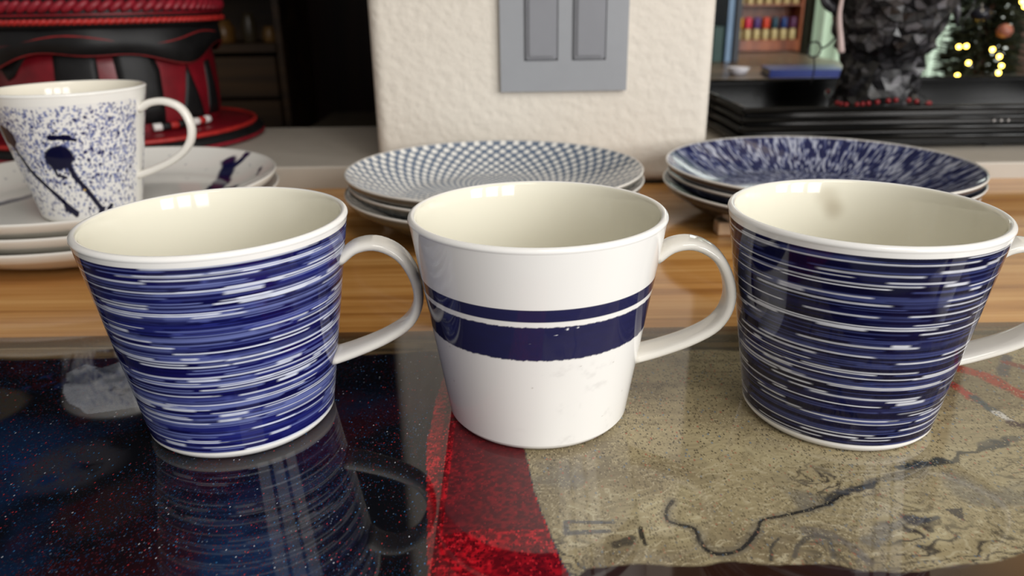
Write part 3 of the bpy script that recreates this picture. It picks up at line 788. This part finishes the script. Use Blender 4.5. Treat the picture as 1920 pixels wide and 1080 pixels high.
for k in range(3): tb('stud', .508 + .0075 * k, .510 + .0075 * k, TY0 - .0022, TY0 + .0004, .0440, .0460, .0005, M['bead_white'])

# ------------------------------------------------------------------ black head vase on the tray
def head_mesh():
    rs = np.random.default_rng(17); nt_, nz_ = 30, 30
    zs = np.linspace(0, .225, nz_)
    prof_w = np.interp(zs, [0, .010, .045, .062, .078, .104, .134, .169, .199, .225], [.047, .049, .045, .044, .050, .059, .066, .070, .066, .058])
    prof_d = np.interp(zs, [0, .010, .045, .062, .078, .104, .134, .169, .199, .225], [.044, .046, .042, .042, .056, .066, .070, .076, .072, .060])
    V = np.zeros((nz_, nt_, 3))
    for i in range(nz_):
        for j in range(nt_):
            t = 2 * np.pi * (j + .5 * (i % 2)) / nt_ + rs.normal(0, .035)
            z = zs[i] + (rs.normal(0, .0011) if 0 < i < nz_ - 1 else 0)
            f = max(0, -math.sin(t)); side = math.cos(t)           # face looks to -y
            d = rs.normal(0, .0022)
            g = lambda zc, zw, xc, xw: math.exp(-((z - zc) / zw) ** 2 - ((side - xc) / xw) ** 2) * (f > .2)
            d += .022 * g(.137, .014, 0, .20) + .012 * g(.154, .02, 0, .13)         # nose
            d += .009 * g(.112, .0060, 0, .36) + .009 * g(.098, .0060, 0, .32) - .006 * g(.105, .0030, 0, .4)   # lips
            d += .009 * g(.081, .010, 0, .3)                                          # chin
            d += -.010 * (g(.159, .008, .42, .2) + g(.159, .008, -.42, .2)) + .007 * (g(.176, .006, .4, .3) + g(.176, .006, -.4, .3))
            d += .006 * (g(.131, .016, .58, .2) + g(.131, .016, -.58, .2))
            V[i, j] = ((prof_w[i] + d) * math.cos(t), (prof_d[i] + d) * math.sin(t), z)
    V = V.reshape(-1, 3); F = []
    for i in range(nz_ - 1):
        for j in range(nt_):
            a, b = i * nt_ + j, i * nt_ + (j + 1) % nt_; c, d = a + nt_, b + nt_
            if i % 2 == 0: F += [(a, b, c), (b, d, c)]
            else: F += [(a, b, d), (a, d, c)]
    F.append(tuple(range(nt_ - 1, -1, -1)))
    me = bpy.data.meshes.new('head'); me.from_pydata(V.tolist(), [], F); me.update(); return me
HX, HY, HZ = .448, .945, .0342
hv = empty('head_vase', (HX, HY, HZ), R(6)); tag(hv, 'black faceted vase shaped like a human head, standing on the black tray', 'vase')
hd = obj('head', head_mesh(), M['shard'], hv)
md = hd.modifiers.new('wall', 'SOLIDIFY'); md.thickness = .004; md.offset = -1
def ear(s):
    P = spline([(s * .066, .0, .100), (s * .078, .004, .110), (s * .081, .006, .128), (s * .074, .004, .142), (s * .068, .002, .146)], 14)
    P[:, 2] += .019
    return tube('ear', P, [.003] + [.0055] * 12 + [.003], 8)
for s in (-1, 1): obj('ear', ear(s), M['blackhead'], hv)
M['wire'] = mat('dark_wire', (28, 27, 27), .3, .6); vary(M['wire'], 40, .2)
M['pinkish'] = vary(mat('pale_pink_tassel', (190, 168, 164), .5), 60, .12)
P = spline([(-.071, -.02, .118), (-.073, -.022, .095), (-.069, -.024, .070), (-.066, -.024, .055)], 16)
obj('earring', tube('earring', P, np.linspace(.0022, .0042, 16), 8), M['pinkish'], hv, (0, 0, .019))
tt_ = np.linspace(0, 2 * np.pi, 22, endpoint=False)
obj('wire_loop', tube('wire_loop', np.c_[-.092 + .0085 * np.cos(tt_), np.full(22, -.01), .058 + .0085 * np.sin(tt_)], .0011, 6, True), M['wire'], hv, (0, 0, .019))
obj('wire_loop', tube('wire_loop', spline([(-.084, -.01, .058), (-.075, -.012, .064), (-.067, -.012, .074)], 8), .0011, 6), M['wire'], hv, (0, 0, .019))
obj('wire_loop', tube('wire_loop', spline([(-.091, -.01, .050), (-.089, -.01, .035), (-.091, -.01, .018)], 8), .0010, 6), M['wire'], hv, (0, 0, .019))
obj('wire_loop', tube('wire_loop', spline([(.066, -.01, .125), (.085, -.012, .128), (.097, -.012, .115), (.094, -.012, .098), (.086, -.012, .085), (.088, -.012, .074)], 20), .0012, 6), M['wire'], hv, (0, 0, .019))
obj('spike', tube('spike', [(.068, -.016, .112), (.073, -.018, .098), (.076, -.018, .080)], [.004, .0042, .0012], 8), M['blackhead'], hv, (0, 0, .019))
bead_m = vary(mat('red_glass', (128, 12, 20), .3), 60, .2)
def ico(name, r):
    bm = bmesh.new(); bmesh.ops.create_uvsphere(bm, u_segments=12, v_segments=8, radius=r); return bm_mesh(name, bm, True)
gl = empty('bead_garland', (HX, HY, HZ)); tag(gl, 'string of small red beads draped round the neck of the head vase', 'garland')
gz = lambda a: .0185 + .004 * math.sin(3 * a)
ga = np.linspace(0, 2 * np.pi, 60, endpoint=False)
obj('string', tube('string', [(.0585 * math.cos(a), .0575 * math.sin(a), gz(a)) for a in ga], .0006, 6, True), M['wire'], gl)
bme = ico('bead', .0029); bme.materials.append(bead_m)
for d in (200, 206, 213, 226, 232, 238, 247, 258, 266, 281, 292, 318, 330, 20, 60, 100, 140):
    a = R(d); obj('bead', bme, None, gl, (.0585 * math.cos(a), .0575 * math.sin(a), gz(a)))
# ------------------------------------------------------------------ right room behind the sill
M['tabletop'] = wood('brown_table', (70, 54, 40), (110, 92, 74), (136, 116, 96), 12, .3)
M['cabinet'] = wood('reddish_wood', (92, 44, 24), (140, 74, 42), (170, 98, 60), 18, .3, stretch=(1, 1, .08))
M['curtain'] = vary(mat('pale_green_curtain', (230, 236, 230), .8), 14, .06)
M['curtain_dark'] = vary(mat('olive_curtain', (92, 92, 80), .8), 14, .12)
M['win'] = mat('daylight_pane', (230, 240, 236), .4, emit=(238, 244, 236), estr=2.6)
M['frame'] = vary(mat('brown_frame', (84, 56, 42), .4), 20, .15)
wn = struct(empty('window_1', (1.35, 2.74, -.25)))
local_box('window_pane', -.62, .62, -.012, -.004, .0, 1.1, M['win'], wn, 0)
for x in (-.64, -.02, .60): local_box('window_frame', x, x + .04, -.03, 0, -.04, 1.14, M['ceil'], wn, .002)
for z in (-.04, 1.1): local_box('window_frame', -.64, .64, -.03, 0, z, z + .04, M['ceil'], wn, .002)
def sheer(m, f):
    nt, nn, lk, b = nodes(m); tr_ = N(m, 'ShaderNodeBsdfTranslucent'); tr_.inputs[0].default_value = b.inputs['Base Color'].default_value
    mx = N(m, 'ShaderNodeMixShader'); mx.inputs[0].default_value = f
    lk.new(b.outputs[0], mx.inputs[1]); lk.new(tr_.outputs[0], mx.inputs[2]); lk.new(mx.outputs[0], nn['Material Output'].inputs[0]); return m
sheer(M['curtain'], .85); sheer(M['curtain_dark'], .6)
def curtain(name, x0, x1, y, z0, z1, folds, amp, m, label):
    k = folds * 10; u = np.linspace(0, 1, k); zs = np.linspace(z0, z1, 6)
    V = np.array([[x0 + (x1 - x0) * a, y + amp * math.sin(a * folds * 2 * math.pi) + .4 * amp * math.sin(a * folds * 5.1), z] for z in zs for a in u])
    c = ((x0 + x1) / 2, y, z0); me = mesh_np(name, V - np.array(c), grid_quads(6, k, False), True)
    o = obj(name, me, m, None, c); md = o.modifiers.new('t', 'SOLIDIFY'); md.thickness = .004
    return tag(o, label, 'curtain')
curtain('curtain', .855, .925, 2.42, -.9, 1.2, 3, .018, M['curtain_dark'], 'olive grey curtain hanging beside the wooden bottle rack')
curtain('curtain', 1.26, 1.47, 2.52, -.9, 1.2, 5, .02, M['curtain'], 'pale green curtain in soft folds between head vase and christmas tree')
curtain('curtain', .935, 1.08, 2.50, -.9, 1.2, 3, .02, sheer(vary(mat('grey_green_curtain', (208, 216, 206), .8), 14, .1), .8), 'grey green curtain between the olive curtain and the head vase')
# table with blue book behind the tray
tab = empty('side_table', (.62, 1.42, -1.07)); tag(tab, 'brown side table behind the black tray', 'table')
local_box('table_top', -.35, .06, -.17, .62, 1.082, 1.112, M['tabletop'], tab, .003)
for x in (-.32, .02):
    for y in (-.14, .58): local_box('leg', x, x + .03, y, y + .03, 0, 1.082, M['tabletop'], tab, .002)
bk = empty('book', (.500, 1.335, .0425), R(-8)); tag(bk, 'blue hardcover book lying on the brown side table', 'book')
M['bluebook'] = vary(mat('blue_cover', (24, 46, 122), .35), 30, .1)
M['pages'] = vary(mat('book_pages', (206, 200, 188), .7), 200, .05, (1, 1, 8))
local_box('cover', -.062, .062, -.045, .045, .0, .0016, M['bluebook'], bk, .0004)
local_box('cover', -.062, .062, -.045, .045, .0112, .0128, M['bluebook'], bk, .0004)
local_box('pages', -.060, .060, -.0435, .043, .0017, .0111, M['pages'], bk, .0004)
local_box('spine', -.062, .062, -.0470, -.0440, .0, .0128, M['bluebook'], bk, .0006)
ds = obj('dish', lathe('dish', [(.0, .0), (.012, .0), (.014, .002), (.019, .012), (.0185, .0125), (.013, .004), (.0, .003)], 32), vary(mat('white_china', (222, 222, 232), .15), 30, .02), None, (.398, 1.36, .0425))
tag(ds, 'small white china dish on the brown side table', 'dish')
# bottle rack
rk = empty('bottle_rack', (.603, 1.93, .0425)); tag(rk, 'reddish wooden rack with shelves of small colourful bottles', 'rack')
local_box('back_panel', -.088, .088, .030, .036, 0, .24, M['cabinet'], rk, 0)
for x in (-.094, .088): local_box('side_panel', x, x + .006, -.035, .036, 0, .24, M['cabinet'], rk, .001)
for z in (.002, .024, .104, .184): local_box('shelf', -.088, .088, -.035, .030, z, z + .004, M['cabinet'], rk, .001)
local_box('front_panel', -.088, .088, -.036, -.031, .003, .024, M['cabinet'], rk, .001)
capc = [(250, 222, 120), (246, 178, 40), (214, 52, 84), (84, 60, 130), (222, 74, 48), (36, 76, 96), (30, 64, 130), (96, 52, 92)]
capn = ['cream yellow', 'amber', 'crimson', 'violet', 'orange red', 'teal', 'blue', 'plum']
cm = [vary(mat('paint_' + n.replace(' ', '_'), c, .3), 40, .1) for c, n in zip(capc, capn)]
clearm = vary(mat('pale_bottle', (206, 190, 140), .2), 40, .1)
bot_me = lathe('bottle_body', [(.0, .0), (.0074, .0), (.0080, .002), (.0080, .020), (.0052, .026), (.0, .0265)], 16)
cap_me = lathe('bottle_cap', [(.0060, .0), (.0076, .0), (.0080, .002), (.0080, .021), (.0070, .024), (.0, .0245)], 16)
bot_me.materials.append(clearm)
for row, (z0, tot) in enumerate(((.0705, 8), (.1505, 8))):
    for i in range(tot):
        b = empty('bottle', (.603 - .0745 + .0213 * i, 1.905, z0)); tag(b, f'small bottle with {capn[i]} cap on the {("lower", "upper")[row]} shelf of the rack', 'bottle', 'small paint bottles in the wooden rack')
        b1 = obj('glass', bot_me, None, b); c1 = cap_me.copy(); c1.materials.clear(); c1.materials.append(cm[(i + row * 3) % 8] if row else cm[i])
        obj('cap', c1, None, b, (0, 0, .0262))
# books standing left of the rack
for i, (x, wd, hh, c, nm) in enumerate(((.418, .020, .070, (24, 62, 58), 'dark green'), (.444, .012, .150, (110, 140, 172), 'pale blue'), (.460, .012, .150, (40, 46, 56), 'slate grey'))):
    o = box('book', x, x + wd, 1.62, 1.74, .0425, .0425 + hh, vary(mat('book_' + nm.replace(' ', '_'), c, .5), 30, .1), None, .001)
    tag(o, f'{nm} book standing upright between pillar and wooden bottle rack', 'book')
# christmas tree with lights
tr = empty('christmas_tree', (.868, 1.45, -1.07)); tag(tr, 'dark green christmas tree with warm yellow string lights', 'christmas tree')
M['needle'] = vary(mat('fir_green', (34, 42, 26), .7), 60, .35)
def tree_mesh():
    rs = random.Random(6); V = []; F = []
    for i in range(9000):
        z = rs.uniform(.55, 1.62); rmax = .074 * (1.75 - z) / 1.1 + .02
        a = rs.uniform(0, 2 * math.pi); r0 = rs.uniform(.1, .9) * rmax
        o = Vector((r0 * math.cos(a), r0 * math.sin(a), z)); d = Vector((math.cos(a), math.sin(a), rs.uniform(-.5, .3))).normalized()
        s = d.cross(Vector((rs.uniform(-1, 1), rs.uniform(-1, 1), 1))).normalized(); ln = rs.uniform(.018, .036); wv = .004
        k = len(V); up = d.cross(s) * wv
        V += [o - s * wv, o + s * wv, o + d * ln, o + up]; F += [(k, k + 1, k + 2), (k + 1, k + 3, k + 2), (k + 3, k, k + 2)]
    me = bpy.data.meshes.new('foliage'); me.from_pydata([tuple(v) for v in V], [], F); me.update(); return me
fo = obj('foliage', tree_mesh(), M['needle'], tr); fo['kind'] = 'stuff'
obj('trunk', tube('trunk', [(0, 0, 0), (0, 0, .6), (0, 0, 1.65)], [.018, .016, .004], 10), M['frame'], tr)
M['lamp'] = mat('warm_lamp', (255, 220, 110), .4, emit=(255, 206, 84), estr=16)
lm = ico('string_lamp', .0034); lm.materials.append(M['lamp'])
for (x, y, z) in ((.922, 1.62, .066), (.937, 1.62, .067), (.948, 1.62, .034), (.93, 1.62, .009), (.965, 1.61, -.010), (.993, 1.61, -.006), (.98, 1.60, .061), (.997, 1.60, .047), (1.005, 1.6, .029), (1.002, 1.6, .015), (1.027, 1.6, .142), (1.02, 1.6, .151), (.96, 1.61, .22), (1.0, 1.6, .26), (.985, 1.6, -.12)):
    k = 1.365 / 1.62
    obj('string_lamp', lm, None, tr, (x * k - .868, y * k - 1.45, .1725 - (.1725 - z) * k + 1.07))
orn = obj('bauble', lathe('bauble', [(.0, -.013), (.010, -.010), (.018, .0), (.017, .006), (.008, .012), (.003, .014), (.003, .018), (.0, .018)], 20), vary(mat('black_bauble', (22, 24, 34), .25), 40, .2), None, (.800, 1.36, .134))
tag(orn, 'dark round bauble hanging on the christmas tree', 'bauble')
orn = obj('bauble', lathe('bauble', [(.0, -.011), (.009, -.008), (.013, .0), (.010, .008), (.003, .012), (.0, .012)], 20), vary(mat('copper_bauble', (150, 92, 76), .35), 40, .2), None, (.838, 1.345, .108))
tag(orn, 'copper coloured bauble hanging on the christmas tree', 'bauble')
# brown post and grey wall piece on the far right
struct(box('trim_3', 1.020, 1.052, 1.58, 1.62, -1.07, 1.4, M['frame'], None, .002))
struct(box('wall_right_stub', 1.052, 3.3, 1.60, 1.66, -1.07, 1.4, M['paleroom']))

# ------------------------------------------------------------------ left room: dim shelves
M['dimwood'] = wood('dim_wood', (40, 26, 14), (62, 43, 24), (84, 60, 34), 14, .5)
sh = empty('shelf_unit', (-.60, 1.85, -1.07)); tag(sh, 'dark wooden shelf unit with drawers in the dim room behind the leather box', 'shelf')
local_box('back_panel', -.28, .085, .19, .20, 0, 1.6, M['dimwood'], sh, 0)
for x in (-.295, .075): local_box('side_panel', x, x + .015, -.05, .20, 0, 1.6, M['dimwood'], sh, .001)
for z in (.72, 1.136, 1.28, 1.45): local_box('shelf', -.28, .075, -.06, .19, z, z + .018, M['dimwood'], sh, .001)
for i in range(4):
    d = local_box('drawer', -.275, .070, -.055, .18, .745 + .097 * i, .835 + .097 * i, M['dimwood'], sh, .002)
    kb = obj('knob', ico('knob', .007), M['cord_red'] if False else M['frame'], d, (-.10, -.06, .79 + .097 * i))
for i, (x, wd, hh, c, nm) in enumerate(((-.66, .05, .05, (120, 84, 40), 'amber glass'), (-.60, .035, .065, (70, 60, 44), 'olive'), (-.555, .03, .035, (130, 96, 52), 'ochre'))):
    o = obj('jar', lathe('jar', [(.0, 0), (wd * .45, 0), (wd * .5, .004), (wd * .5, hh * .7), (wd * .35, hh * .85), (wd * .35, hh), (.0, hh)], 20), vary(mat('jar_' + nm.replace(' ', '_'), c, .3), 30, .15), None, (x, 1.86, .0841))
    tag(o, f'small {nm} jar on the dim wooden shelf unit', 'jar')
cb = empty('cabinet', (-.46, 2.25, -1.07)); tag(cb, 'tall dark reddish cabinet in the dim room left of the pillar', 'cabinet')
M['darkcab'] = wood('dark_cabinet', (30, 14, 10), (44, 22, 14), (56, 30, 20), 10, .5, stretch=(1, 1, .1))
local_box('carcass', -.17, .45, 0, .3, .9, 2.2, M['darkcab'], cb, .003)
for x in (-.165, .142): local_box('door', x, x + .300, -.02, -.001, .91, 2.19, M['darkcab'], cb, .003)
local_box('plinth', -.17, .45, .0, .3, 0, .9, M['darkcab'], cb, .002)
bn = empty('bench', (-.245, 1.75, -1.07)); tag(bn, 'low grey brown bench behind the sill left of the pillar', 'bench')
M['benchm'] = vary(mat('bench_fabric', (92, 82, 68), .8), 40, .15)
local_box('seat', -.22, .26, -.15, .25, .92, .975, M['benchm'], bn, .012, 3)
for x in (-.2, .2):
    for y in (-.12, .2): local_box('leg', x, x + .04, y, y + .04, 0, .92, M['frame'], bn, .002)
